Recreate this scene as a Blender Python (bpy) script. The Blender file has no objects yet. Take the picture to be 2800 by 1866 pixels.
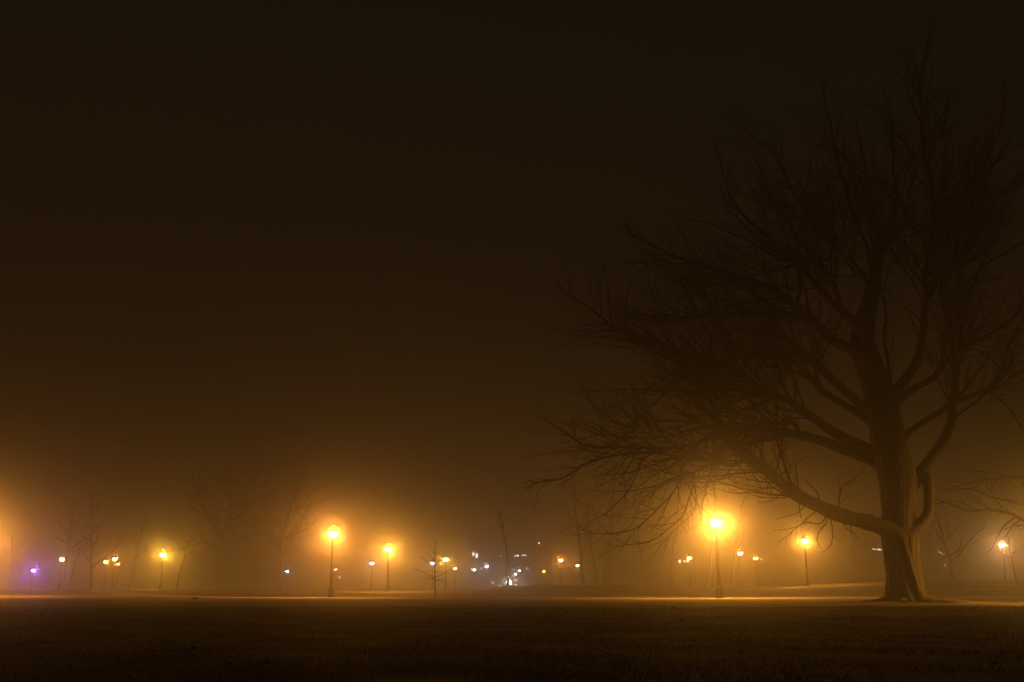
import bpy, math, random
import numpy as np
from mathutils import Vector, Matrix, noise as mnoise

random.seed(7)
R = random.Random(11)
C = bpy.context.scene.collection
scene = bpy.context.scene

# ------------------------------------------------------------------ camera
FPX, EYE = 2830.0, 0.6
TH = math.atan(675 / FPX)
cam_d = bpy.data.cameras.new('camera')
cam = bpy.data.objects.new('camera', cam_d)
C.objects.link(cam)
cam.location = (0, 0, EYE)
cam.rotation_euler = (math.pi / 2 + TH, 0, 0)
cam_d.sensor_width = 36
cam_d.lens = 36 * FPX / 2800
cam_d.clip_start = 0.05
cam_d.clip_end = 2000
scene.camera = cam
CT, ST = math.cos(TH), math.sin(TH)


def pt(px, py, Y):
    """world point at distance Y along the street, seen at this place of the 2800 x 1866 photograph"""
    a, b = (px - 1400) / FPX, (933 - py) / FPX
    dy, dz = CT - b * ST, ST + b * CT
    t = Y / dy
    return Vector((a * t, Y, EYE + dz * t))


# ------------------------------------------------------------------ terrain
def sm(a, b, t):
    t = min(1.0, max(0.0, (t - a) / (b - a)))
    return t * t * (3 - 2 * t)


TREE_Y = 46.0
TREE = pt(2478, 1643, TREE_Y)


def ground(x, y):
    u = x / max(y, 4.0)
    z = 0.40 * sm(66, 130, y)
    z += 0.85 * sm(56, 98, y) * sm(0.16, 0.40, u)
    z += 0.52 * sm(72, 112, y) * sm(-0.05, 0.0, u) * (1 - sm(0.07, 0.2, u) * 0.6)
    z += 0.10 * sm(108, 114, y) * math.exp(-((u - 0.028) / 0.014) ** 2)
    w = 1 - sm(52, 60, y)
    if w > 0:
        z += w * (0.020 * math.sin(y * 0.62 + x * 0.06 + 0.9) + 0.016 * math.sin(y * 0.27 - x * 0.04)
                  + 0.045 * mnoise.noise(Vector((x * 0.09, y * 0.16, 1.3))) + 0.024 * mnoise.noise(Vector((x * 0.35, y * 0.5, 7.7))) + 0.016 * mnoise.noise(Vector((x * 1.1, y * 1.3, 2.2))) * (1 - sm(20, 36, y)))
        z -= w * 0.02
    r2 = (x - TREE.x) ** 2 + (y - TREE.y) ** 2
    if r2 < 100:
        z += 0.16 * math.exp(-r2 / 5.5)
    return z


# ------------------------------------------------------------------ materials
def mat(name):
    m = bpy.data.materials.new(name)
    m.use_nodes = True
    nt = m.node_tree
    nt.nodes.clear()
    out = nt.nodes.new('ShaderNodeOutputMaterial')
    return m, nt, out


def surf(name, c1, c2, scale=4.0, rough=0.9, bump=0.0, bscale=20.0, stretch=(1, 1, 1), metal=0.0, detail=6.0):
    m, nt, out = mat(name)
    N, L = nt.nodes, nt.links
    tc = N.new('ShaderNodeTexCoord')
    mp = N.new('ShaderNodeMapping')
    mp.inputs['Scale'].default_value = stretch
    L.new(tc.outputs['Object'], mp.inputs['Vector'])
    no = N.new('ShaderNodeTexNoise')
    no.inputs['Scale'].default_value = scale
    no.inputs['Detail'].default_value = detail
    L.new(mp.outputs['Vector'], no.inputs['Vector'])
    cr = N.new('ShaderNodeValToRGB')
    cr.color_ramp.elements[0].position = 0.35
    cr.color_ramp.elements[1].position = 0.66
    cr.color_ramp.elements[0].color = (*c1, 1)
    cr.color_ramp.elements[1].color = (*c2, 1)
    L.new(no.outputs['Fac'], cr.inputs['Fac'])
    b = N.new('ShaderNodeBsdfPrincipled')
    b.inputs['Roughness'].default_value = rough
    b.inputs['Metallic'].default_value = metal
    b.inputs['Specular IOR Level'].default_value = 0.25
    L.new(cr.outputs['Color'], b.inputs['Base Color'])
    if bump:
        n2 = N.new('ShaderNodeTexNoise')
        n2.inputs['Scale'].default_value = bscale
        n2.inputs['Detail'].default_value = 4
        L.new(mp.outputs['Vector'], n2.inputs['Vector'])
        bp = N.new('ShaderNodeBump')
        bp.inputs['Strength'].default_value = bump
        bp.inputs['Distance'].default_value = 0.05
        L.new(n2.outputs['Fac'], bp.inputs['Height'])
        L.new(bp.outputs['Normal'], b.inputs['Normal'])
    L.new(b.outputs['BSDF'], out.inputs['Surface'])
    return m


def glow(name, col, strength):
    m, nt, out = mat(name)
    e = nt.nodes.new('ShaderNodeEmission')
    e.inputs['Color'].default_value = (*col, 1)
    e.inputs['Strength'].default_value = strength
    nt.links.new(e.outputs['Emission'], out.inputs['Surface'])
    try:
        m.cycles.emission_sampling = 'FRONT'
    except Exception:
        pass
    return m


M_LAWN = surf('winter_lawn', (0.070, 0.047, 0.018), (0.210, 0.143, 0.060), 0.55, 0.95, 0.9, 9.0, (1, 1, 1), detail=9)
M_PATH = surf('worn_asphalt_path', (0.30, 0.28, 0.25), (0.46, 0.43, 0.38), 1.6, 0.8, 0.2, 30)
M_GRASS = surf('grass_blade', (0.07, 0.056, 0.02), (0.20, 0.155, 0.07), 1.4, 0.8)
M_BARK = surf('grey_brown_bark', (0.07, 0.055, 0.038), (0.19, 0.155, 0.11), 5, 0.95, 1.0, 9, (3.0, 3.0, 0.5))
M_BARK2 = surf('thin_bark', (0.05, 0.04, 0.03), (0.10, 0.08, 0.06), 6, 0.95)
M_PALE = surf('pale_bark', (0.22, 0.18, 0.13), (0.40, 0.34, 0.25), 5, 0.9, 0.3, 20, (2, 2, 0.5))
M_IRON = surf('black_painted_iron', (0.018, 0.02, 0.018), (0.035, 0.036, 0.032), 8, 0.5, 0.1, 40)
M_WALL = surf('brick_wall', (0.16, 0.10, 0.07), (0.24, 0.16, 0.11), 3, 0.9, 0.2, 12)
M_PLASTER = surf('grey_render', (0.22, 0.21, 0.19), (0.32, 0.30, 0.27), 1.2, 0.9)
M_ROOF = surf('slate_roof', (0.05, 0.05, 0.055), (0.09, 0.085, 0.085), 4, 0.7, 0.3, 14)
M_WFRAME = surf('painted_window_frame', (0.45, 0.44, 0.40), (0.6, 0.58, 0.54), 6, 0.6)
M_DARKGLASS = surf('unlit_glass', (0.015, 0.015, 0.017), (0.025, 0.025, 0.028), 3, 0.1)
M_LEAF = surf('dry_leaf', (0.30, 0.22, 0.12), (0.48, 0.38, 0.24), 30, 0.7)
M_DARKLEAF = surf('brown_leaf', (0.07, 0.045, 0.025), (0.12, 0.08, 0.04), 20, 0.8)


# ------------------------------------------------------------------ mesh helpers
class MB:
    def __init__(self):
        self.v, self.f = [], []

    def add(self, vs, fs):
        o = len(self.v)
        self.v.extend(vs)
        self.f.extend([tuple(i + o for i in q) for q in fs])

    def box(self, lo, hi):
        (a, b, c), (d, e, f) = lo, hi
        self.add([(a, b, c), (d, b, c), (d, e, c), (a, e, c), (a, b, f), (d, b, f), (d, e, f), (a, e, f)],
                 [(0, 3, 2, 1), (4, 5, 6, 7), (0, 1, 5, 4), (1, 2, 6, 5), (2, 3, 7, 6), (3, 0, 4, 7)])

    def lathe(self, prof, n=12, centre=(0, 0)):
        vs, fs = [], []
        for r, z in prof:
            for k in range(n):
                a = 2 * math.pi * k / n
                vs.append((centre[0] + r * math.cos(a), centre[1] + r * math.sin(a), z))
        m = len(prof)
        for i in range(m - 1):
            for k in range(n):
                k2 = (k + 1) % n
                fs.append((i * n + k, i * n + k2, (i + 1) * n + k2, (i + 1) * n + k))
        fs.append(tuple(reversed(range(n))))
        fs.append(tuple((m - 1) * n + k for k in range(n)))
        self.add(vs, fs)

    def tube(self, pts, rad, n):
        """tapered tube along a polyline"""
        m = len(pts)
        if m < 2:
            return
        t = (pts[1] - pts[0]).normalized()
        ref = Vector((0, 0, 1)) if abs(t.z) < 0.9 else Vector((1, 0, 0))
        u = t.cross(ref).normalized()
        vs, fs = [], []
        cs = [(math.cos(2 * math.pi * k / n), math.sin(2 * math.pi * k / n)) for k in range(n)]
        for i in range(m):
            if i == 0:
                d = pts[1] - pts[0]
            elif i == m - 1:
                d = pts[-1] - pts[-2]
            else:
                d = pts[i + 1] - pts[i - 1]
            if d.length > 1e-9:
                d.normalize()
                t = d
            u = u - t * u.dot(t)
            if u.length < 1e-6:
                u = t.orthogonal()
            u.normalize()
            w = t.cross(u)
            p, r = pts[i], rad[i]
            if i == m - 1 and r < 0.02:
                vs.append(tuple(p))
                break
            for c, s in cs:
                vs.append((p.x + r * (c * u.x + s * w.x), p.y + r * (c * u.y + s * w.y), p.z + r * (c * u.z + s * w.z)))
        last_tip = rad[-1] < 0.02
        rings = m - 1 if last_tip else m
        for i in range(rings - 1):
            for k in range(n):
                k2 = (k + 1) % n
                fs.append((i * n + k, i * n + k2, (i + 1) * n + k2, (i + 1) * n + k))
        if last_tip:
            tip = len(vs) - 1
            for k in range(n):
                fs.append(((rings - 1) * n + k, (rings - 1) * n + (k + 1) % n, tip))
        else:
            fs.append(tuple((rings - 1) * n + k for k in range(n)))
        self.add(vs, fs)

    def build(self, name, m, parent=None, smooth=False):
        me = bpy.data.meshes.new(name)
        me.from_pydata(self.v, [], self.f)
        if smooth:
            me.polygons.foreach_set('use_smooth', [True] * len(me.polygons))
        me.materials.append(m)
        me.update()
        o = bpy.data.objects.new(name, me)
        C.objects.link(o)
        if parent is not None:
            o.parent = parent
        return o


def thing(name, loc, label, cat, group=None, rz=0.0):
    o = bpy.data.objects.new(name, None)
    o.empty_display_size = 0.2
    C.objects.link(o)
    o.location = loc
    o.rotation_euler = (0, 0, rz)
    o['label'], o['category'] = label, cat
    if group:
        o['group'] = group
    return o


def tag(o, label, cat, group=None):
    o['label'], o['category'] = label, cat
    if group:
        o['group'] = group
    return o


# ------------------------------------------------------------------ ground and paths
ys = list(np.concatenate([np.arange(-8, 2, 1.0), np.arange(2, 20, 0.22), np.arange(20, 60, 0.4), np.arange(60, 130, 0.8),
                          np.arange(130, 300, 5.0), np.array([300, 340, 390, 440])]))
us = list(np.concatenate([np.linspace(-1.6, -0.62, 12, endpoint=False), np.linspace(-0.62, 0.62, 180, endpoint=False), np.linspace(0.62, 1.6, 13)]))
g = MB()
for y in ys:
    wdt = max(abs(y), 12.0)
    for u in us:
        x = u * wdt
        g.v.append((x, float(y), ground(x, y)))
nu = len(us)
for j in range(len(ys) - 1):
    for i in range(nu - 1):
        g.f.append((j * nu + i, j * nu + i + 1, (j + 1) * nu + i + 1, (j + 1) * nu + i))
lawn = g.build('ground', M_LAWN, None, True)
lawn['kind'] = 'structure'


def path_strip(pts, width, name='path'):
    b = MB()
    fine = []
    for (x0, y0), (x1, y1) in zip(pts[:-1], pts[1:]):
        n = max(2, int(math.hypot(x1 - x0, y1 - y0) / 0.7))
        fine += [(x0 + (x1 - x0) * k / n, y0 + (y1 - y0) * k / n) for k in range(n)]
    fine.append(pts[-1])
    nw = 7
    for i, (x, y) in enumerate(fine):
        xa, ya = fine[max(0, i - 1)]
        xb, yb = fine[min(len(fine) - 1, i + 1)]
        d = math.hypot(xb - xa, yb - ya)
        nx, ny = -(yb - ya) / d, (xb - xa) / d
        for k in range(nw):
            s = (k / (nw - 1) - 0.5) * width
            X, Y = x + nx * s, y + ny * s
            b.v.append((X, Y, ground(X, Y) + 0.012))
    for i in range(len(fine) - 1):
        for k in range(nw - 1):
            b.f.append((i * nw + k, i * nw + k + 1, (i + 1) * nw + k + 1, (i + 1) * nw + k))
    o = b.build(name, M_PATH, None, True)
    o['kind'] = 'structure'
    return o


path_strip([(-46, 118), (-30, 84), (-18, 67), (-8, 62.5), (10, 62), (22, 61), (40, 64), (60, 72)], 3.2)
path_strip([(24, 96), (34, 88), (50, 84), (70, 84)], 1.8)

# ------------------------------------------------------------------ lamps
DEN, ANI = 0.0062, 0.0
DEN2, ANI2 = 0.0021, 0.964


def solve_y(px, py, H):
    y = 25.0
    while y < 280:
        p = pt(px, py, y)
        if p.z - ground(p.x, p.y) >= H:
            return y
        y += 0.25
    return y


lamp_meshes = {}


def lamp_parts():
    b = MB()
    b.lathe([(0.20, 0), (0.20, 0.10), (0.17, 0.16), (0.155, 0.42), (0.13, 0.50), (0.105, 0.62)], 16)
    p = MB()
    p.lathe([(0.088, 0.62), (0.080, 1.2), (0.062, 3.0), (0.055, 3.52), (0.085, 3.55), (0.085, 3.59), (0.06, 3.61)], 14)
    c = MB()
    c.lathe([(0.06, 3.61), (0.11, 3.66), (0.13, 3.71), (0.115, 3.725)], 14)
    gl = MB()
    gl.lathe([(0.10, 3.727), (0.19, 3.77), (0.25, 3.86), (0.27, 3.97), (0.26, 4.07), (0.22, 4.17), (0.14, 4.24)], 12)
    k = MB()
    k.lathe([(0.28, 4.03), (0.40, 3.985), (0.405, 4.0), (0.30, 4.23), (0.20, 4.38), (0.10, 4.44), (0.05, 4.50), (0.028, 4.55), (0.035, 4.59), (0.0, 4.64)], 14)
    return (('base', b), ('pole', p), ('collar', c), ('globe', gl), ('cap', k))


proto = {}
for nme, mb in lamp_parts():
    o = mb.build(nme, M_IRON, None, True)
    proto[nme] = o.data
    bpy.data.objects.remove(o)
GLOBE_AREA = 4 * math.pi * 0.2 ** 2


def lamp(px, py, H, col, inten, label, group='park lamps glowing in the fog', Y=None, core=None):
    """inten: radiant intensity; the globe's radiance follows from its projected area"""
    if Y is None:
        Y = solve_y(px, py, H)
    p = pt(px, py, Y)
    z0 = ground(p.x, p.y)
    s = H / 4.1
    root = thing('street_lamp', (p.x, p.y, z0), label, 'street lamp', group, R.uniform(0, 6))
    root.scale = (s, s, s)
    gm = glow('lamp_glow', col, inten / (math.pi * (0.29 * s) ** 2))
    for nme in ('base', 'pole', 'collar', 'globe', 'cap'):
        o = bpy.data.objects.new(nme, proto[nme])
        C.objects.link(o)
        o.parent = root
        if nme == 'globe':
            o.material_slots[0].link = 'OBJECT'
            o.material_slots[0].material = gm
    return root


AMB = (1.0, 0.395, 0.048)
ORG = (1.0, 0.35, 0.048)
YEL = (1.0, 0.46, 0.045)
WHT = (0.58, 0.76, 1.0)
K = 1.6
lamp(1958, 1420, 4.6, AMB, 600 * K, 'brightest amber park lamp with the widest glow, beside the big bare tree')
lamp(911, 1452, 4.2, ORG, 330 * K, 'orange park lamp on a flared dark post beside the pale path')
lamp(1062, 1497, 4.2, AMB, 480 * K, 'amber park lamp between the orange flared-post lamp and the young tree')
lamp(446, 1512, 4.2, YEL, 330 * K, 'yellow-green tinted park lamp on a slim post standing alone')
lamp(2200, 1474, 4.2, AMB, 300 * K, 'amber lamp under the drooping twigs of the big lower limb')
lamp(1219, 1526, 4.2, YEL, 200 * K, 'smaller amber lamp just above the young tree')
lamp(1533, 1529, 4.2, ORG, 170 * K, 'small orange lamp between the lit building and dark trunks')
lamp(2740, 1486, 4.2, (1.0, 0.50, 0.18), 230 * K, 'pinkish lamp seen through twigs beyond the big trunk')
lamp(290, 1533, 4.2, ORG, 70 * K, 'lower of the two small orange lamps beside the forked trunk')
lamp(314, 1525, 4.2, ORG, 90 * K, 'upper of the two small orange lamps beside the forked trunk')
lamp(323, 1539, 3.6, ORG, 8, 'tiny dim orange lamp tucked under a pair of orange lamps')
lamp(170, 1526, 4.2, (1.0, 0.66, 0.2), 40 * K, 'pale yellow lamp beside the broad dark trunk')
lamp(1885, 1522, 4.2, AMB, 50 * K, 'small amber lamp above a row of three lit windows')
lamp(2024, 1509, 4.2, AMB, 45 * K, 'small amber lamp just beyond the brightest lamp post')
lamp(2066, 1523, 4.2, ORG, 55 * K, 'small orange lamp with a flattened glow between two amber lamps')
lamp(1245, 1552, 3.2, AMB, 14 * K, 'little amber lamp on a thin post beside the young tree')
lamp(1487, 1560, 3.6, ORG, 30 * K, 'dim orange lamp on a dark post at the low mound')
lamp(1579, 1544, 4.2, (1.0, 0.72, 0.35), 16 * K, 'faint pale lamp by the dark hazy trunks')
lamp(1409, 1571, 3.4, (1.0, 0.85, 0.6), 14 * K, 'tiny cream lamp low beside the leaning trunk')
WG = 'white lamps across the park'
lamp(1297, 1556, 4.2, WHT, 52 * K, 'white lamp with a soft halo below the bright window group', WG)
lamp(1331, 1547, 4.2, (0.62, 0.68, 1.0), 34 * K, 'bluish white lamp midway to the leaning trunk', WG)
lamp(1420, 1558, 4.2, WHT, 50 * K, 'white lamp with a halo just past the leaning trunk', WG)
lamp(1183, 1537, 4.2, (0.72, 0.76, 1.0), 12 * K, 'white lamp seen behind the top of the young tree', WG)
lamp(1017, 1537, 4.2, (0.8, 0.85, 1.0), 12 * K, 'small white lamp between the orange and amber lamps', WG)
lamp(786, 1560, 4.2, (0.5, 0.8, 1.0), 34 * K, 'cold white lamp alone in the dark haze', WG)
lamp(91, 1558, 2.6, (0.25, 0.10, 1.0), 160 * K, 'violet blue lamp glowing low at the edge of the lawn', None)
# just outside the view: the lamps whose glow enters the picture
lamp(-80, 1462, 4.2, (1.0, 0.36, 0.05), 950 * K, 'orange lamp beyond the violet one, only its glow in view')
lamp(2935, 1400, 3.2, (1.0, 0.44, 0.05), 230 * K, 'amber lamp that lights the bark of the big trunk', None, Y=44.0)

# floodlight at the foot of the leaning trunk
p = pt(1391, 1599, 124)
fl = thing('floodlight', (p.x, p.y, ground(p.x, p.y)), 'bright white floodlight on the ground behind the leaning trunk', 'floodlight')
b = MB()
b.box((-0.25, -0.05, 0.0), (0.25, 0.25, 0.12))
b.box((-0.30, -0.02, 0.12), (0.30, 0.30, 0.46))
b.build('housing', M_IRON, fl)
b = MB()
b.box((-0.27, -0.035, 0.15), (0.27, -0.021, 0.43))
b.build('lens', glow('flood_lens', (1.0, 0.93, 0.82), 300), fl)

# ------------------------------------------------------------------ branches
def catmull(P, W, sub):
    """smooth a list of Vectors and their radii"""
    out, rad = [], []
    n = len(P)
    for i in range(n - 1):
        p0, p1, p2, p3 = P[max(0, i - 1)], P[i], P[i + 1], P[min(n - 1, i + 2)]
        for k in range(sub):
            t = k / sub
            t2, t3 = t * t, t * t * t
            out.append(0.5 * ((2 * p1) + (p2 - p0) * t + (2 * p0 - 5 * p1 + 4 * p2 - p3) * t2 + (3 * p1 - p0 - 3 * p2 + p3) * t3))
            rad.append(W[i] + (W[i + 1] - W[i]) * t)
    out.append(P[-1].copy())
    rad.append(W[-1])
    return out, rad


def rvec(rng):
    while True:
        v = Vector((rng.uniform(-1, 1), rng.uniform(-1, 1), rng.uniform(-1, 1)))
        if 0.05 < v.length < 1:
            return v.normalized()


def wander(p, d, L, r, rng, seg, curl, lift):
    """a curving shoot: polyline and radii"""
    pts, rad = [p.copy()], [r]
    n = max(3, min(9, int(L / seg) + 2))
    bend = rvec(rng) * curl
    for i in range(n):
        d = (d + bend / n + rvec(rng) * 0.22 + Vector((0, 0, lift / n))).normalized()
        p = p + d * (L / n)
        pts.append(p.copy())
        rad.append(r * (1 - 0.86 * (i + 1) / n))
    return pts, rad


def sides(r):
    return 8 if r > 0.10 else 6 if r > 0.05 else 5 if r > 0.025 else 3


def shoots(mb, pts, rad, rng, level, maxlevel, spacing, lenf, start, lift, rmin, flat=1.0):
    """grow side shoots along a polyline, and shoots on those"""
    L = [0.0]
    for a, b in zip(pts[:-1], pts[1:]):
        L.append(L[-1] + (b - a).length)
    tot = L[-1]
    if tot < 0.15:
        return
    s = tot * start + rng.uniform(0, spacing)
    while s < tot * 0.99:
        i = 0
        while i < len(L) - 2 and L[i + 1] < s:
            i += 1
        f = (s - L[i]) / max(1e-6, L[i + 1] - L[i])
        p = pts[i].lerp(pts[i + 1], f)
        r0 = rad[i] + (rad[i + 1] - rad[i]) * f
        t = (pts[i + 1] - pts[i]).normalized()
        side = rvec(rng)
        side.y *= flat
        side = side - t * side.dot(t)
        if side.length > 1e-3:
            side.normalize()
            ang = math.radians(rng.uniform(22, 54))
            d = t * math.cos(ang) + side * math.sin(ang)
            length = lenf * (0.35 + 0.65 * (1 - s / tot)) * tot * rng.uniform(0.5, 1.25)
            length = min(length, {1: 6.0, 2: 2.8, 3: 1.3}[level])
            r = max(rmin, min(r0 * 0.62, 0.010 * length + 0.003))
            if length > 0.18:
                q, w = wander(p, d, length, r, rng, {1: 0.45, 2: 0.3, 3: 0.2}[level], rng.uniform(0.15, 0.8), lift)
                mb.tube(q, w, sides(r))
                if level < maxlevel:
                    shoots(mb, q, w, rng, level + 1, maxlevel, spacing * 0.75, lenf * 1.12, 0.18, lift * 0.7, rmin, flat)
        s += spacing * rng.uniform(0.5, 1.5)


def pxm(py, Y=TREE_Y):
    """metres for one photo pixel, at this height in the picture and this distance"""
    return Y / (CT - (933 - py) / FPX * ST) / FPX


def limb_from(trace, w0, w1, d0, d1, sub=4, power=1.0):
    """trace in photo pixels -> limb at its own depth; w in pixels of full width; d = metres behind the trunk"""
    n = len(trace)
    P, W = [], []
    for i, (x, y) in enumerate(trace):
        t = i / (n - 1)
        P.append(pt(x, y, TREE_Y + d0 + (d1 - d0) * t ** power))
        W.append(0.5 * pxm(y) * 0.88 * (w0 + (w1 - w0) * t ** 0.7))
    return catmull(P, W, sub)


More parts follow.
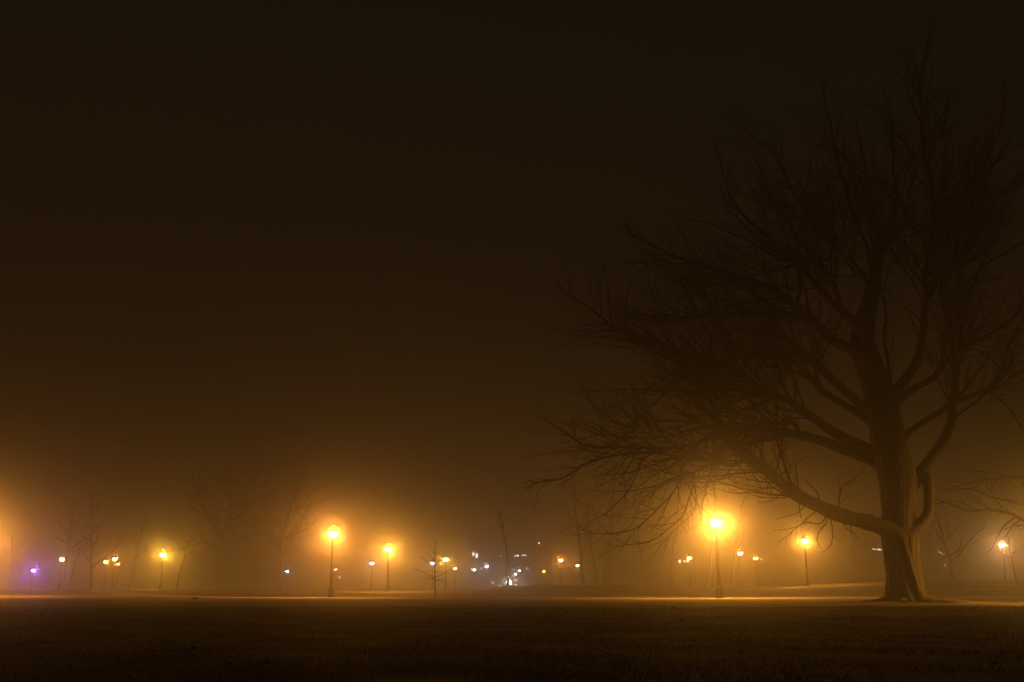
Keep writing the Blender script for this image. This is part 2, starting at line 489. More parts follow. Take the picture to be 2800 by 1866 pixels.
# traced limbs of the big tree: (points, start width, end width, depth start, depth end)
LIMBS = [
    # the long low limb
    ([(2462, 1462), (2391, 1434), (2320, 1416), (2250, 1391), (2165, 1344), (2101, 1293), (2054, 1262), (2025, 1238), (1995, 1204), (1965, 1157), (1948, 1110), (1927, 1058), (1908, 1035), (1850, 991), (1790, 962), (1731, 931), (1660, 885)], 58, 4, -0.3, -3.0),
    ([(2040, 1258), (2000, 1274), (1952, 1262), (1880, 1254), (1795, 1242), (1697, 1243), (1612, 1263), (1540, 1306), (1480, 1318)], 14, 2, -1.6, -4.5),
    ([(2012, 1272), (1948, 1269), (1893, 1293), (1846, 1306), (1795, 1328), (1740, 1338), (1660, 1345)], 9, 2, -1.6, -2.6),
    ([(1905, 1256), (1872, 1266), (1859, 1314), (1825, 1365), (1753, 1438), (1698, 1452), (1620, 1458)], 8, 2, -3.2, -4.8),
    ([(1900, 1290), (1893, 1330), (1872, 1399), (1825, 1450), (1774, 1480), (1697, 1493)], 6, 2, -2.0, -3.4),
    ([(1893, 1293), (1903, 1366), (1890, 1410), (1850, 1445), (1830, 1468)], 4, 1.5, -2.0, -2.4),
    ([(1760, 1252), (1740, 1300), (1715, 1350), (1660, 1400), (1612, 1428)], 6, 1.5, -3.6, -5.5),
    # second low limb
    ([(2420, 1285), (2377, 1255), (2314, 1232), (2250, 1208), (2165, 1187), (2080, 1172), (2008, 1172), (1952, 1187), (1889, 1221), (1804, 1226), (1700, 1222), (1600, 1218), (1545, 1180)], 48, 3, 0.3, 3.5),
    ([(2180, 1190), (2165, 1155), (2060, 1163), (1985, 1163), (1900, 1172), (1820, 1196), (1730, 1196), (1640, 1190), (1560, 1205)], 16, 2, 0.8, 6.0),
    ([(1965, 1180), (1905, 1160), (1820, 1150), (1720, 1165), (1650, 1140), (1612, 1090)], 10, 2, 2.0, 1.0),
    # third
    ([(2425, 1245), (2377, 1229), (2292, 1191), (2207, 1131), (2156, 1097), (2097, 1072), (2037, 1033), (2003, 1008), (1940, 978), (1867, 961), (1804, 936), (1727, 910), (1672, 889), (1612, 842), (1557, 808)], 40, 3, 0.4, -2.5),
    ([(1735, 915), (1690, 908), (1640, 905), (1590, 902), (1550, 896)], 7, 2, -1.5, -2.4),
    ([(2085, 1075), (2037, 1068), (1960, 1070), (1870, 1072), (1800, 1069), (1690, 1066), (1600, 1073)], 12, 2, -0.5, 3.0),
    ([(1870, 1072), (1825, 1075), (1780, 1110), (1740, 1148), (1700, 1160), (1640, 1125), (1615, 1095)], 6, 2, 1.0, 0.2),
    ([(2122, 1081), (2050, 1085), (1990, 1110), (1930, 1140), (1880, 1160), (1800, 1180)], 9, 2, -0.2, 2.0),
    # fourth pair
    ([(2420, 1160), (2356, 1110), (2271, 1033), (2220, 982), (2190, 958), (2131, 927), (2063, 914), (2012, 893), (1970, 868), (1890, 862), (1830, 880), (1780, 868), (1715, 842)], 36, 2.5, -0.2, -4.0),
    ([(2415, 1185), (2348, 1131), (2250, 1072), (2190, 1008), (2150, 975), (2080, 960), (2010, 985), (1940, 996), (1860, 1010), (1790, 1050), (1705, 1104)], 30, 2.5, 0.6, 4.0),
    ([(2210, 1030), (2196, 975), (2180, 963), (2110, 958), (2060, 970), (2010, 982)], 8, 2, 1.0, 2.0),
    # fifth: heavy limb out of the trunk
    ([(2380, 1010), (2335, 961), (2271, 927), (2207, 863), (2165, 829), (2114, 791), (2054, 770), (1995, 749), (1931, 732), (1884, 715), (1816, 689), (1774, 664), (1728, 640)], 42, 3, -0.4, -4.5),
    ([(2230, 890), (2150, 862), (2080, 852), (2020, 845), (1945, 855), (1880, 840), (1830, 815), (1770, 805)], 12, 2, -1.2, -6),
    ([(2205, 866), (2150, 826), (2100, 818), (2020, 822), (1960, 812), (1880, 790), (1820, 755), (1775, 730)], 11, 2, -1.0, 2.5),
    ([(1931, 978), (1945, 930), (1910, 870), (1880, 800), (1850, 750), (1810, 700), (1770, 665), (1732, 640)], 11, 2, -1.6, -1.8),
    ([(2175, 835), (2190, 790), (2182, 730)], 14, 12, -1.0, -0.8),
    # sixth: trunk to the hub, and its fan
    ([(2372, 930), (2335, 880), (2300, 850), (2241, 791), (2205, 745), (2178, 718), (2139, 691), (2081, 634), (2035, 590), (2000, 545), (1985, 500), (1965, 430)], 34, 2.5, -0.5, -3.0),
    ([(2178, 722), (2110, 742), (2081, 749), (2010, 770), (1950, 778), (1890, 770), (1840, 745), (1790, 722), (1700, 720)], 13, 2, -1.4, 1.0),
    ([(2178, 720), (2122, 700), (2060, 668), (2000, 640), (1945, 612), (1890, 600), (1855, 585)], 12, 2, -1.4, 0.0),
    ([(2150, 700), (2080, 660), (2030, 610), (1990, 570), (1960, 540), (1915, 500)], 9, 2, -1.6, -5.0),
    ([(2185, 722), (2178, 660), (2150, 600), (2115, 545), (2090, 500), (2065, 440), (2055, 380)], 11, 2, -1.2, -1.0),
    ([(2241, 791), (2225, 700), (2240, 640), (2225, 560), (2250, 480)], 9, 2, -1.0, -5.0),
    # seventh
    ([(2368, 905), (2311, 863), (2277, 777), (2245, 720), (2205, 680), (2168, 634), (2130, 590), (2080, 560), (2020, 520), (1990, 488)], 26, 2, 0.6, 5.0),
    ([(2277, 777), (2290, 700), (2270, 640), (2225, 580), (2200, 520), (2160, 470), (2140, 410)], 12, 2, 1.5, 4.5),
    # the fan of the top
    ([(2391, 780), (2340, 730), (2311, 703), (2254, 657), (2185, 559), (2122, 433), (2092, 405), (2058, 381), (2024, 335)], 20, 2, 0, -2.0),
    ([(2395, 770), (2368, 674), (2345, 610), (2311, 520), (2290, 430), (2270, 330), (2254, 261), (2240, 205)], 20, 2, 0.2, 1.5),
    ([(2400, 730), (2380, 617), (2374, 530), (2365, 444), (2350, 390), (2340, 330)], 16, 2, 0, -3.5),
    ([(2405, 730), (2400, 640), (2380, 560), (2345, 480), (2290, 420), (2250, 390)], 14, 2, 0.2, 4.0),
    ([(2400, 720), (2426, 663), (2454, 559), (2445, 480), (2437, 358), (2430, 300), (2420, 240)], 18, 2, 0.2, 1.0),
    ([(2420, 680), (2470, 600), (2490, 520), (2520, 440), (2560, 370), (2580, 300)], 12, 2, 0, -4.0),
    ([(2395, 790), (2330, 740), (2270, 650), (2230, 610), (2150, 590), (2090, 530), (2050, 470)], 13, 2, -0.3, 3.5),
    ([(2454, 560), (2400, 500), (2330, 450), (2280, 400)], 7, 2, 0.4, -1.0),
    # right side
    ([(2420, 1100), (2476, 1037), (2510, 982), (2524, 904), (2528, 802), (2530, 751), (2541, 674), (2552, 530), (2535, 470), (2522, 400), (2518, 300), (2510, 220), (2500, 169), (2494, 122)], 36, 2, 0.3, 1.5),
    ([(2545, 640), (2580, 560), (2588, 440), (2570, 330)], 9, 2, 0.8, -2.0),
    ([(2552, 540), (2500, 470), (2495, 420), (2440, 360), (2415, 345)], 7, 2, 1.0, 0.2),
    ([(2530, 760), (2569, 720), (2604, 617), (2633, 559), (2668, 480), (2690, 400), (2705, 330)], 16, 2, 0.6, -2.5),
    ([(2528, 820), (2600, 720), (2655, 674), (2684, 559), (2696, 444), (2720, 380), (2745, 300), (2759, 225)], 18, 2, 0.8, 3.5),
    ([(2690, 480), (2740, 430), (2790, 400), (2830, 385)], 7, 2, 2.5, 1.5),
    ([(2684, 560), (2740, 510), (2800, 470), (2850, 440)], 8, 2, 2.2, 4.0),
    ([(2530, 790), (2480, 720), (2440, 660), (2400, 560), (2390, 480)], 12, 2, 0.6, -2.5),
    ([(2445, 1108), (2493, 1067), (2551, 1033), (2585, 989), (2612, 962), (2680, 928), (2748, 890), (2789, 850), (2850, 780), (2900, 740)], 28, 4, 0.2, 2.0),
    ([(2620, 960), (2660, 955), (2705, 980), (2740, 1010), (2790, 1035), (2840, 1050)], 10, 2, 1.0, 0.0),
    # the handle-like lower limb and the upright it carries
    ([(2455, 1466), (2492, 1452), (2520, 1430), (2537, 1405), (2541, 1378), (2538, 1345), (2535, 1312), (2530, 1280), (2534, 1262)], 38, 30, -0.55, 0.12),
    ([(2490, 1335), (2522, 1288), (2551, 1247), (2582, 1205), (2601, 1150), (2607, 1100), (2610, 1006), (2601, 921), (2582, 836), (2570, 770), (2590, 690), (2620, 640), (2640, 560), (2650, 470)], 46, 3, 0.2, -1.5),
    ([(2601, 921), (2640, 850), (2660, 780), (2700, 720), (2770, 680), (2830, 640)], 20, 3, -0.8, -4.0),
    ([(2582, 836), (2620, 790), (2680, 740), (2720, 640), (2760, 560)], 14, 2, -1.0, 1.0),
    ([(2455, 1215), (2476, 1192), (2544, 1142), (2612, 1101), (2697, 1067), (2734, 1020), (2752, 960), (2780, 900), (2830, 840)], 30, 3, 0.5, 3.0),
    ([(2700, 1066), (2760, 1120), (2800, 1180), (2840, 1230)], 8, 2, 1.8, 1.0),
    ([(2440, 1075), (2428, 1000), (2418, 930), (2420, 860), (2412, 800)], 13, 8, -0.5, -0.4),
]

root = thing('bare_tree', (TREE.x, TREE.y, ground(TREE.x, TREE.y)), 'huge bare tree with a thick furrowed trunk and one long low limb', 'tree')


def localise(o, root):
    o.location = -root.location


# trunk: fused stems, a deep fold, furrowed bark
TR = [  # (centre px, py, width px)
    (2480, 1652, 132), (2478, 1640, 122), (2475, 1615, 110), (2473, 1583, 101), (2469, 1545, 99), (2466, 1519, 99), (2462, 1490, 102), (2460, 1468, 106),
    (2457, 1440, 98), (2455, 1391, 86), (2455, 1350, 94), (2454, 1315, 104), (2447, 1275, 102), (2434, 1233, 95), (2421, 1160, 90), (2404, 1074, 86), (2386, 1030, 84), (2372, 992, 80), (2359, 940, 70),
    (2366, 870, 54), (2384, 800, 44), (2398, 720, 34), (2405, 660, 22)]
Pc, Wc = [], []
for x, y, w in TR:
    Pc.append(pt(x, y, TREE_Y))
    Wc.append(0.5 * pxm(y) * w * (0.92 if y > 1400 else 0.95))
Pc, Wc = catmull(Pc, Wc, 5)
tb = MB()
NS = 128
zb = Pc[0].z
for i, (c, r) in enumerate(zip(Pc, Wc)):
    h = c.z - zb
    for k in range(NS):
        a = 2 * math.pi * k / NS
        # the fold, which drifts to one side going down
        th = -math.pi / 2 + (0.20 - 0.22 * min(h, 2.9))
        da = (a - th + math.pi) % (2 * math.pi) - math.pi
        low = 1 - sm(2.3, 3.2, h)
        rr = r * (1 - 0.26 * low * math.exp(-(da / 0.15) ** 2) + 0.15 * low * math.exp(-((da - 0.16) / 0.20) ** 2) - 0.09 * low * math.exp(-((da - 0.85) / 0.35) ** 2) + 0.06 * low * math.exp(-((da + 0.35) / 0.25) ** 2))
        nz = mnoise.noise(Vector((math.cos(a) * 5.5, math.sin(a) * 5.5, h * 0.45)))
        nz2 = mnoise.noise(Vector((math.cos(a) * 16.0, math.sin(a) * 16.0, h * 1.2 + 9)))
        rr *= 1 + 0.085 * (0.6 - 2 * abs(nz)) + 0.035 * nz2
        rr *= 1 + 0.28 * math.exp(-h / 0.22) * (0.5 + 0.5 * math.cos(5 * a + 0.7))
        tb.v.append((c.x + rr * math.cos(a), c.y + rr * math.sin(a), c.z))
for i in range(len(Pc) - 1):
    for k in range(NS):
        k2 = (k + 1) % NS
        tb.f.append((i * NS + k, i * NS + k2, (i + 1) * NS + k2, (i + 1) * NS + k))
tb.f.append(tuple((len(Pc) - 1) * NS + k for k in range(NS)))
for a, L, r in ((0.05, 3.2, 0.27), (-0.5, 1.7, 0.17), (-1.25, 1.2, 0.15), (-2.0, 1.0, 0.16), (-2.9, 1.7, 0.17), (2.2, 1.5, 0.2), (1.0, 1.6, 0.2)):
    q, w = [], []
    for j in range(9):
        s = 0.55 + L * j / 8
        an = a + 0.12 * math.sin(j * 0.9 + a * 3)
        x, y = TREE.x + s * math.cos(an), TREE.y + s * math.sin(an)
        q.append(Vector((x, y, ground(x, y) + 0.16 * math.exp(-(s - 0.55) / 0.7) - 0.05)))
        w.append(r * (1 - 0.75 * j / 8))
    tb.tube(q, w, 10)
tk = tb.build('trunk', M_BARK, root, True)
localise(tk, root)

crown = MB()
rng = random.Random(5)
for i, (tr, w0, w1, d0, d1) in enumerate(LIMBS):
    P, W = limb_from(tr, w0, w1, d0, d1, 5)
    amp = 0.05 if w0 > 20 else 0.07
    for j in range(1, len(P)):
        P[j] = P[j] + Vector((mnoise.noise(P[j] * 0.9), mnoise.noise(P[j] * 0.9 + Vector((9, 0, 0))), mnoise.noise(P[j] * 0.9 + Vector((0, 7, 0))))) * amp
    W = [r * (1 + 0.16 * mnoise.noise(p * 1.7) + 0.10 * mnoise.noise(p * 4.1)) for p, r in zip(P, W)]
    lb = MB()
    lb.tube(P, W, 14 if w0 > 24 else 9)
    lo = lb.build('limb', M_BARK, root, True)
    localise(lo, root)
    if w0 == 38 and w1 == 30:
        continue
    low = tr[-1][1] > 1150
    shoots(crown, P, W, rng, 1, 3, 0.29, 0.42, 0.22 if w0 > 20 else 0.08, 0.15 if low else 0.55, 0.0065, 1.0)
    # the limb's own end runs out in a spray
    for k in range(3):
        d = (P[-1] - P[-3]).normalized() + rvec(rng) * 0.45
        q, w = wander(P[-1], d.normalized(), rng.uniform(0.8, 2.0), max(W[-1] * 0.8, 0.012), rng, 0.3, 0.5, 0.1 if low else 0.3)
        crown.tube(q, w, 3)
        shoots(crown, q, w, rng, 2, 3, 0.3, 0.4, 0.1, 0.2, 0.006)
# drooping twigs under the long low limb
low_P, low_W = limb_from(LIMBS[0][0], 58, 4, -0.3, -3.0, 5)
for line in (
        [(2258, 1408), (2250, 1428), (2235, 1433), (2215, 1430), (2200, 1430), (2175, 1445), (2155, 1465), (2140, 1475), (2125, 1482)],
        [(2262, 1408), (2258, 1432), (2240, 1455), (2234, 1475), (2240, 1492), (2248, 1502)],
        [(2270, 1412), (2275, 1440), (2276, 1475), (2265, 1500), (2245, 1510)],
        [(2235, 1396), (2210, 1415), (2195, 1430), (2180, 1440), (2150, 1448), (2115, 1450)],
        [(2184, 1362), (2187, 1400), (2194, 1430)], [(2206, 1378), (2182, 1402), (2150, 1412), (2120, 1420)],
        [(2148, 1338), (2120, 1362), (2096, 1372), (2070, 1375)], [(2112, 1306), (2095, 1335), (2072, 1342), (2055, 1338)],
        [(2060, 1275), (2062, 1305), (2082, 1335), (2090, 1352)], [(2184, 1350), (2180, 1310), (2176, 1270), (2196, 1256), (2212, 1240)],
        [(2290, 1405), (2296, 1360), (2305, 1330), (2335, 1310), (2365, 1285)], [(2240, 1380), (2236, 1350), (2215, 1325), (2190, 1300)],
        [(1952, 1190), (1948, 1250), (1953, 1320), (1956, 1390)], [(1893, 1295), (1925, 1275), (1945, 1235)],
        [(2330, 1418), (2326, 1450), (2336, 1480)], [(2300, 1412), (2310, 1440), (2330, 1455), (2350, 1475)],
        [(2000, 1272), (1985, 1300), (1960, 1318), (1925, 1320)], [(2120, 1300), (2150, 1290), (2160, 1270), (2140, 1255), (2110, 1252)]):
    P = [pt(x, y, TREE_Y - 0.7 - 0.12 * i + rng.uniform(-0.1, 0.1)) for i, (x, y) in enumerate(line)]
    q, w = catmull(P, [0.030 * (1 - 0.8 * i / (len(P) - 1)) for i in range(len(P))], 4)
    crown.tube(q, w, 5)
    shoots(crown, q, w, rng, 2, 3, 0.24, 0.40, 0.15, -0.15, 0.006)
cr = crown.build('crown', M_BARK2, root)
localise(cr, root)
print('crown faces', len(crown.f))


# ------------------------------------------------------------------ other trees
def bare_tree(name, px, Y, H, r0, seed, label, lean=0.0, fork=0.35, group=None, spread=0.75, m=None, dens=0.9, twig=0.013):
    rg = random.Random(seed)
    base = pt(px, 1600, Y)
    z0 = ground(base.x, base.y)
    rt = thing(name, (base.x, base.y, z0), label, 'tree', group)
    t, c = MB(), MB()
    P = [Vector((0, 0, -0.15))]
    W = [r0 * 1.5]
    n = 12
    d = Vector((lean, 0, 1)).normalized()
    p = Vector((0, 0, 0))
    for i in range(n + 1):
        f = i / n
        P.append(p.copy())
        W.append(r0 * (1.15 if i == 0 else 1 - 0.9 * f))
        d = (d + rvec(rg) * 0.10 + Vector((0, 0, 0.04))).normalized()
        p = p + d * (H / n)
    t.tube(P, W, 12)
    k = 0
    nl = int(11 * dens) + 3
    for i in range(nl):
        f = fork + (0.97 - fork) * (i + rg.uniform(0, 0.8)) / nl
        j = 1 + f * n
        j0 = min(int(j), n)
        q0 = P[j0].lerp(P[j0 + 1], j - j0) if j0 + 1 < len(P) else P[-1]
        az = i * 2.4 + rg.uniform(-0.5, 0.5)
        el = rg.uniform(0.25, 0.75)
        dd = Vector((math.cos(az) * math.cos(el), math.sin(az) * math.cos(el), math.sin(el)))
        L = H * spread * (1.05 - f) * rg.uniform(0.55, 0.9) + 0.6
        rr = max(0.02, W[j0] * 0.6)
        q, w = wander(q0, dd, L, rr, rg, 0.6, 0.6, 0.7)
        c.tube(q, w, sides(rr))
        shoots(c, q, w, rg, 1, 3, 0.55 if twig < 0.02 else 0.42, 0.45, 0.15, 0.4, twig)
    shoots(c, P[int(n * 0.6):], W[int(n * 0.6):], rg, 1, 2, 0.5, 0.6, 0.0, 0.4, 0.009)
    t.build('trunk', m or M_BARK, rt, True)
    c.build('crown', M_BARK2, rt)
    return rt


BT = 'bare trees standing back in the fog'
bare_tree('bare_tree', 183, 150, 13, 0.42, 21, 'broad hazy trunk of a bare tree beside the pale yellow lamp', 0.02, 0.42, BT)
bare_tree('bare_tree', 189, 125, 8, 0.13, 22, 'thin dark bare tree leaning in front of the broad hazy trunk', 0.06, 0.5, BT)
bare_tree('bare_tree', 252, 120, 11, 0.20, 23, 'forked bare tree next to a pair of small orange lamps', 0.03, 0.20, BT)
bare_tree('bare_tree', 354, 170, 12, 0.20, 24, 'faint bare tree between the orange pair and the yellow-green lamp', 0.03, 0.4, BT)
bare_tree('bare_tree', 26, 110, 6, 0.10, 25, 'slender leaning bare tree at the edge near the violet lamp', 0.10, 0.55, BT)
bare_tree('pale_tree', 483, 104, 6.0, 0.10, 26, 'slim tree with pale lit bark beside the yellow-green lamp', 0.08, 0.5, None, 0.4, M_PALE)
bare_tree('bare_tree', 1389, 116, 8.5, 0.17, 27, 'leaning bare tree standing in front of the white floodlight', 0.07, 0.6, BT, 0.4)
bare_tree('bare_tree', 1594, 145, 17, 0.26, 28, 'thinnest of three hazy dark trunks beside the faint pale lamp', 0.0, 0.35, BT, 0.7, None, 1.4, 0.020)
bare_tree('bare_tree', 1628, 152, 13, 0.24, 29, 'middle one of three hazy dark trunks beside the faint pale lamp', 0.0, 0.4, BT)
bare_tree('bare_tree', 1657, 145, 20, 0.45, 30, 'thickest of three hazy dark trunks beside the faint pale lamp', -0.02, 0.3, BT, 0.7, None, 1.8, 0.022)
bare_tree('bare_tree', 1943, 175, 13, 0.30, 31, 'pale hazy tree just short of the brightest lamp post', 0.0, 0.45, BT)
bare_tree('bare_tree', 2004, 175, 13, 0.26, 32, 'pale hazy tree under the small amber lamp', -0.03, 0.45, BT)
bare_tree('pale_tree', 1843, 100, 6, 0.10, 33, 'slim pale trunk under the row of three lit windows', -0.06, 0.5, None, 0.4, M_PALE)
bare_tree('bare_tree', 2602, 92, 6.2, 0.25, 38, 'small spreading bare tree on the lawn beyond the big trunk', -0.02, 0.24, BT, 0.95)
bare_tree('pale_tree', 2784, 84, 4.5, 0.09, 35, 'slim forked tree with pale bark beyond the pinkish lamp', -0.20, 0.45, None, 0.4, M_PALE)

bare_tree('bare_tree', 600, 150, 23, 0.50, 41, 'great dim bare tree added to darken the gap between yellow and orange lamps', 0.0, 0.22, BT, 0.75, None, 2.4, 0.026)  # added tree: its dense crown stands in for a soft dark mass of fog
bare_tree('bare_tree', 765, 175, 22, 0.45, 42, 'dim bare tree added to darken the haze behind the cold white lamp', 0.0, 0.22, BT, 0.7, None, 2.2, 0.026)  # second added tree, put in to deepen the dark haze here
NBY = 58.0
NX = pt(2930, 1600, NBY).x
# neighbour whose branches reach in from outside the picture
rt = thing('bare_tree', (NX, NBY, ground(NX, NBY)), 'bare tree whose twigs droop in front of the pinkish lamp', 'tree', None)
NB = [([(2930, 1636), (2925, 1560), (2900, 1480), (2860, 1448), (2800, 1422), (2765, 1405), (2720, 1394), (2650, 1396), (2600, 1380), (2545, 1360)], 32, 2.5, 0, -1.0),
      ([(2780, 1412), (2745, 1440), (2722, 1480), (2712, 1500), (2700, 1512)], 7, 2, -0.6, -1.0),
      ([(2785, 1424), (2768, 1440), (2752, 1465), (2742, 1480)], 5, 2, -0.5, -1.0),
      ([(2830, 1390), (2770, 1372), (2715, 1360), (2660, 1338), (2600, 1340), (2560, 1345)], 12, 2, 0.3, 1.5),
      ([(2850, 1300), (2770, 1305), (2700, 1312), (2640, 1325), (2580, 1338)], 12, 2, 0.3, -1.5),
      ([(2860, 1380), (2790, 1330), (2740, 1300), (2690, 1290), (2630, 1290)], 10, 2, 0.3, 2.5)]
nb = MB()
rg = random.Random(77)
for i, (tr, w0, w1, d0, d1) in enumerate(NB):
    P, W = [], []
    for j, (x, y) in enumerate(tr):
        t = j / (len(tr) - 1)
        P.append(pt(x, y, NBY + d0 + (d1 - d0) * t))
        W.append(0.5 * pxm(y) * (w0 + (w1 - w0) * t ** 0.7))
    P, W = catmull(P, W, 5)
    b = MB()
    b.tube(P, W, 10)
    o = b.build('trunk' if i == 0 else 'limb', M_BARK, rt, True)
    localise(o, rt)
    shoots(nb, P, W, rg, 1, 3, 0.42, 0.42, 0.3 if i == 0 else 0.1, -0.1, 0.006)
# its upright stem, outside the picture
P, W = catmull([pt(2926, 1570, NBY), pt(2940, 1400, NBY), pt(2950, 1200, NBY + 1), pt(2990, 1000, NBY + 1), pt(3010, 800, NBY + 1)], [0.5, 0.42, 0.3, 0.2, 0.06], 5)
b = MB()
b.tube(P, W, 12)
o = b.build('limb', M_BARK, rt, True)
localise(o, rt)
shoots(nb, P, W, rg, 1, 3, 0.6, 0.5, 0.3, 0.4, 0.006)
o = nb.build('crown', M_BARK2, rt)
localise(o, rt)

# young tree by the path
YY = 62.5
yb = pt(1189, 1634, YY)
yt = thing('young_tree', (yb.x, yb.y, ground(yb.x, yb.y)), 'young bare tree with a straight stem and upswept branches beside the path', 'tree')


def yp(cx, cy, d=0.0):
    return pt(1100 + cx / 8.711, 1470 + cy / 8.711, YY + d)


s = MB()
q, w = catmull([yp(777, 1460), yp(777, 1200), yp(775, 900), yp(772, 600), yp(766, 400), yp(760, 180)], [0.060, 0.045, 0.038, 0.030, 0.018, 0.005], 4)
s.tube(q, w, 9)
o = s.build('trunk', M_BARK2, yt, True)
localise(o, yt)
yc = MB()
rg = random.Random(3)
for br in ([(765, 990), (690, 960), (590, 915), (450, 970)], [(765, 945), (590, 870), (440, 795), (330, 755), (200, 735)], [(768, 705), (620, 600), (500, 510), (380, 430)],
           [(785, 955), (900, 900), (980, 850), (1110, 770), (1220, 735)], [(780, 700), (900, 540), (980, 430), (1030, 360)], [(785, 1035), (880, 1000), (1000, 940)],
           [(800, 1025), (920, 1030), (1050, 1110)], [(770, 820), (690, 790), (600, 765)], [(785, 850), (860, 830), (960, 800)], [(768, 560), (680, 470), (600, 360)], [(772, 540), (830, 440), (880, 330)],
           [(765, 1000), (600, 990), (420, 1000)], [(768, 420), (720, 330), (690, 240)], [(768, 420), (810, 330), (830, 260)]):
    dd = rg.uniform(-0.9, 0.9)
    P = [yp(x, y, dd * i / len(br)) for i, (x, y) in enumerate(br)]
    P, W = catmull(P, [0.020 * (1 - 0.75 * i / (len(br) - 1)) for i in range(len(br))], 4)
    yc.tube(P, W, 5)
    shoots(yc, P, W, rg, 2, 3, 0.16, 0.35, 0.25, 0.2, 0.004)
for i in range(16):
    h = rg.uniform(0.35, 0.95)
    z = yb.z + 3.6 * h
    az = rg.choice((-1, 1)) * math.pi / 2 + rg.uniform(-0.6, 0.6)
    P, W = wander(Vector((yb.x - 0.03 * h, yb.y, z)), Vector((math.cos(az), math.sin(az), 0.55)).normalized(), 1.3 * (1.15 - h), 0.014, rg, 0.25, 0.3, 0.3)
    yc.tube(P, W, 4)
    shoots(yc, P, W, rg, 2, 3, 0.18, 0.35, 0.25, 0.2, 0.004)
o = yc.build('crown', M_BARK2, yt)
localise(o, yt)

# ------------------------------------------------------------------ buildings with lit windows
def window(parent, x0, x1, z0, z1, lit, y=0.0):
    f = MB()
    e = 0.07
    f.box((x0 - e, y - 0.05, z0 - e), (x0, y - 0.002, z1 + e))
    f.box((x1, y - 0.05, z0 - e), (x1 + e, y - 0.002, z1 + e))
    f.box((x0, y - 0.05, z1), (x1, y - 0.002, z1 + e))
    f.box((x0, y - 0.07, z0 - e), (x1, y - 0.002, z0))
    f.box(((x0 + x1) / 2 - 0.025, y - 0.045, z0), ((x0 + x1) / 2 + 0.025, y - 0.002, z1))
    fo = f.build('window', M_WFRAME, parent)
    p = MB()
    p.box((x0, y - 0.03, z0), (x1, y - 0.004, z1))
    p.build('pane', lit or M_DARKGLASS, fo)
    return fo


def house(name, px0, px1, pytop, Y, label, wins, gable=True, wall=None, storey=3.0, depth=9.0):
    """wins: lit windows as (px, py, w px, h px, colour, strength)"""
    a, c = pt(px0, pytop, Y), pt(px1, pytop, Y)
    x0, x1, zt = a.x, c.x, a.z
    xc = (x0 + x1) / 2
    zg = min(ground(x0, Y), ground(x1, Y)) - 0.1
    rt = thing(name, (xc, Y, zg), label, 'building')
    hw, h = (x1 - x0) / 2, zt - zg
    eave = h * (0.74 if gable else 1.0)
    b = MB()
    b.box((-hw, 0, 0), (hw, depth, eave))
    b.build('wall', wall or M_WALL, rt)
    r = MB()
    if gable:
        ov = 0.4
        r.add([(-hw - ov, -ov, eave), (hw + ov, -ov, eave), (hw + ov, depth + ov, eave), (-hw - ov, depth + ov, eave), (-hw - ov, depth / 2, h), (hw + ov, depth / 2, h)],
              [(0, 1, 5, 4), (2, 3, 4, 5), (0, 4, 3), (1, 2, 5), (0, 3, 2, 1)])
        ro = r.build('roof', M_ROOF, rt)
        ch = MB()
        ch.box((hw * 0.4, depth * 0.45, h - 0.6), (hw * 0.4 + 0.7, depth * 0.45 + 0.5, h + 0.9))
        ch.build('chimney', M_WALL, ro)
    else:
        r.box((-hw - 0.15, -0.15, eave), (hw + 0.15, depth + 0.15, eave + 0.35))
        r.build('roof', M_ROOF, rt)
    used = []
    for px, py, wpx, hpx, col, st in wins:
        q = pt(px, py, Y)
        ww, hh = wpx * Y / FPX, hpx * Y / FPX
        X, Z = q.x - xc, q.z - zg
        window(rt, X - ww / 2, X + ww / 2, Z - hh / 2, Z + hh / 2, glow('lit_window', col, st * 0.36))
        used.append((X, Z))
    z = 1.0
    while z + 1.5 < eave:
        x = -hw + 1.1
        while x < hw - 1.6:
            if all(abs(x + 0.5 - X) > 1.5 or abs(z + 0.7 - Z) > 1.7 for X, Z in used):
                window(rt, x, x + 1.0, z, z + 1.4, None)
            x += 2.3
        z += storey
    d = MB()
    d.box((-0.55, -0.06, 0.0), (0.55, -0.003, 0.95))
    d.build('door', M_WFRAME, rt)
    return rt


WW, WY, WG2 = (1.0, 0.93, 0.80), (1.0, 0.80, 0.45), (0.85, 1.0, 0.85)
house('apartment_block', 1285, 1512, 1470, 300, 'flat-roofed block with scattered lit windows behind the leaning trunk',
      [(1294, 1516, 4, 9, WW, 60), (1303, 1520, 6, 11, WG2, 40), (1369, 1521, 8, 5, WY, 6), (1408, 1521, 5, 5, WW, 15), (1415, 1520, 4, 5, WW, 40), (1433, 1519, 12, 4, WG2, 14),
       (1440, 1556, 2.5, 9, WY, 20), (1474, 1486, 5, 3.5, WW, 22), (1347, 1594, 5, 8, WY, 14), (1249, 1586, 4, 4, WW, 0.001)][:-1], False, M_PLASTER)
house('brick_house', 1836, 1900, 1500, 300, 'dim house with a row of three lit windows',
      [(1858, 1535, 5.5, 7, WY, 45), (1870, 1535, 5, 4.5, WY, 45), (1880, 1534, 5, 5, WW, 60)], True)
house('brick_house', 2352, 2460, 1475, 290, 'dim house whose lit upper windows show beside the big trunk',
      [(2389, 1502, 3, 4, WW, 40), (2396, 1503, 5, 3, WY, 30), (2403, 1503, 5, 4, WW, 40), (2410, 1505, 4, 4, WY, 25)], True)
house('brick_house', 2535, 2640, 1465, 290, 'dim house with a lit corner window behind the small spreading tree',
      [(2568, 1513, 5, 6, WW, 40), (2575, 1517, 6, 8, WY, 14), (2584, 1546, 8, 4, WY, 7)], True)
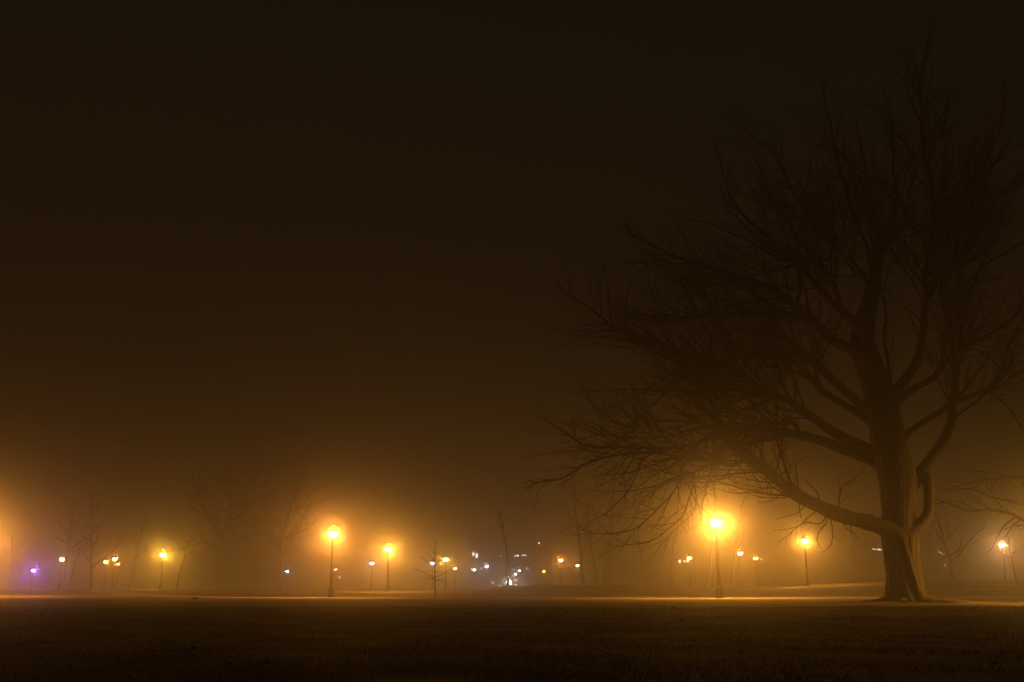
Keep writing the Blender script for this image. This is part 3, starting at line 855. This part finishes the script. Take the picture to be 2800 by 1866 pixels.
house('brick_house', 905, 985, 1520, 310, 'dim house with small white windows beside the flared lamp post',
      [(914, 1559, 2.5, 4.5, WW, 40), (918.5, 1557, 4, 5, WW, 55), (929, 1580, 2.5, 6, WG2, 22)], True, M_PLASTER)

# ------------------------------------------------------------------ litter on the lawn
LG = 'dry leaves scattered on the dark lawn'


def leaf(px, py, size, label, m=None):
    y = 4.0
    while y < 60:
        p = pt(px, py, y)
        if p.z <= ground(p.x, y):
            break
        y += 0.02
    rg = random.Random(int(px))
    b = MB()
    n = 7
    top, bot = [], []
    for i in range(n):
        t = i / (n - 1)
        wv = math.sin(math.pi * t ** 0.8) * 0.36 + 0.01
        for sgn in (-1, 0, 1):
            top.append(((t - 0.5) * size, sgn * wv * size, 0.30 * size * (abs(sgn) * 0.7 + (t - 0.5) ** 2 * 2)))
    for (X, Y_, Z) in top:
        bot.append((X, Y_, Z - 0.02 * size))
    fs = []
    for i in range(n - 1):
        for k in range(2):
            fs.append((i * 3 + k, (i + 1) * 3 + k, (i + 1) * 3 + k + 1, i * 3 + k + 1))
    b.add(top, [tuple(reversed(f)) for f in fs])
    b.add(bot, fs)
    b.tube([Vector((-0.48 * size, 0, 0.15 * size)), Vector((-0.62 * size, 0.03 * size, 0.2 * size)), Vector((-0.8 * size, 0.02 * size, 0.3 * size))], [0.015 * size] * 3, 4)
    o = b.build('fallen_leaf', m or M_LEAF, None)
    o.location = (p.x, p.y, ground(p.x, p.y) + 0.025)
    o.rotation_euler = (rg.uniform(-0.3, 0.5), rg.uniform(-0.3, 0.3), rg.uniform(0, 6))
    tag(o, label, 'leaf', LG)


leaf(1655, 1663, 0.16, 'pale speck of a leaf on the lawn below the three hazy trunks')
leaf(1839, 1667, 0.16, 'pale leaf on the lawn below the row of three lit windows')
leaf(1868, 1702, 0.13, 'bright small leaf, next one nearer than the windows-side leaf')
leaf(2173, 1785, 0.10, 'curled leaf on the dark grass below the drooping-twig lamp')
leaf(2724, 1828, 0.08, 'bright curled leaf on the darkest grass near the bottom corner')
leaf(20, 1658, 0.26, 'pale flat leaf on the lawn edge below the slender leaning tree')
leaf(625, 1826, 0.06, 'tiny pale leaf in the dark grass at the bottom edge')
leaf(726, 1826, 0.10, 'larger brown leaf beside the tiny pale leaf in the dark grass', M_DARKLEAF)
leaf(529, 1786, 0.10, 'dull leaf in the dark grass below the yellow-green lamp', M_DARKLEAF)

p = pt(532, 1636, 58)
lg = MB()
gz = ground(p.x, 58)
lg.tube([Vector((-0.15, 0, 0.05)), Vector((-0.08, 0.02, 0.06)), Vector((0.05, 0, 0.075)), Vector((0.14, 0.02, 0.06)), Vector((0.17, 0.02, 0.05))], [0.02, 0.05, 0.07, 0.06, 0.03], 9)
o = lg.build('log', M_BARK, None, True)
o.location = (p.x, 58, gz)
tag(o, 'short dark log lying on the lit grass by the pale path', 'log')

# ------------------------------------------------------------------ grass
NB_ = 60000
rs = np.random.RandomState(4)
gv, gf = [], []
cnt = 0
while cnt < NB_:
    y = 3.6 + (rs.rand() ** 1.6) * 34
    x = rs.uniform(-0.56, 0.56) * y
    if mnoise.noise(Vector((x * 0.8, y * 0.8, 3))) < rs.uniform(-0.45, 0.35):
        continue
    z = ground(x, y) - 0.005
    sc = 1 + y * 0.05
    h = rs.uniform(0.012, 0.034) * (0.8 + 0.3 * sc)
    wd = 0.0018 * sc * 1.6
    a = rs.uniform(0, 6.283)
    lx, ly = rs.normal(0, 0.6) * h, rs.normal(0, 0.6) * h
    cx, cy = math.cos(a) * wd, math.sin(a) * wd
    k = len(gv)
    gv += [(x - cx, y - cy, z), (x + cx, y + cy, z), (x + lx * 0.5 + cx * 0.6, y + ly * 0.5 + cy * 0.6, z + h * 0.65), (x + lx * 0.5 - cx * 0.6, y + ly * 0.5 - cy * 0.6, z + h * 0.65), (x + lx, y + ly, z + h)]
    gf += [(k, k + 1, k + 2, k + 3), (k + 3, k + 2, k + 4)]
    cnt += 1
gb = MB()
gb.v, gb.f = gv, gf
gr = gb.build('grass', M_GRASS)
gr['kind'] = 'stuff'
gr['label'] = 'short dry winter grass over the dark lawn'

# ------------------------------------------------------------------ fog
hz = MB()
hz.box((-760, -14, -1.5), (760, 450, 27.5))
m, nt, out = mat('fog')
pv = nt.nodes.new('ShaderNodeVolumePrincipled')
pv.inputs['Color'].default_value = (0.97, 0.955, 0.93, 1)
pv.inputs['Density'].default_value = DEN
pv.inputs['Anisotropy'].default_value = ANI
# fog droplets scatter broadly and, more strongly, straight ahead: two lobes of the same even fog
pv2 = nt.nodes.new('ShaderNodeVolumePrincipled')
pv2.inputs['Color'].default_value = (0.97, 0.955, 0.93, 1)
pv2.inputs['Density'].default_value = DEN2
pv2.inputs['Anisotropy'].default_value = ANI2
ad = nt.nodes.new('ShaderNodeAddShader')
nt.links.new(pv.outputs['Volume'], ad.inputs[0])
nt.links.new(pv2.outputs['Volume'], ad.inputs[1])
nt.links.new(ad.outputs['Shader'], out.inputs['Volume'])
try:
    m.cycles.homogeneous_volume = True
    m.cycles.volume_sampling = 'MULTIPLE_IMPORTANCE'
except Exception as e:
    print(e)
fog = hz.build('haze', m)
fog['kind'] = 'stuff'

# ------------------------------------------------------------------ night sky
w = bpy.data.worlds.new('World')
scene.world = w
w.use_nodes = True
nt = w.node_tree
nt.nodes.clear()
out = nt.nodes.new('ShaderNodeOutputWorld')
bg = nt.nodes.new('ShaderNodeBackground')
sky = nt.nodes.new('ShaderNodeTexSky')
sky.sky_type = 'NISHITA'
sky.sun_disc = False
sky.sun_elevation = math.radians(-6)
sky.sun_rotation = math.radians(200)
add = nt.nodes.new('ShaderNodeMix')
add.data_type = 'RGBA'
add.blend_type = 'ADD'
add.inputs['Factor'].default_value = 0.02
add.inputs['A'].default_value = (0.0063, 0.0048, 0.0024, 1)
nt.links.new(sky.outputs['Color'], add.inputs['B'])
nt.links.new(add.outputs['Result'], bg.inputs['Color'])
bg.inputs['Strength'].default_value = 1.0
nt.links.new(bg.outputs['Background'], out.inputs['Surface'])

# ------------------------------------------------------------------ render settings
vs = scene.view_settings
vs.view_transform = 'Standard'
vs.look = 'None'
vs.exposure = 0
vs.gamma = 1
cy = scene.cycles
cy.use_denoising = True
try:
    cy.denoiser = 'OPENIMAGEDENOISE'
except Exception as e:
    print(e)
cy.use_adaptive_sampling = False
cy.max_bounces = 6
cy.diffuse_bounces = 2
cy.glossy_bounces = 1
cy.volume_bounces = 0
cy.transparent_max_bounces = 4
cy.sample_clamp_indirect = 3
cy.use_light_tree = True
cy.caustics_reflective = cy.caustics_refractive = False
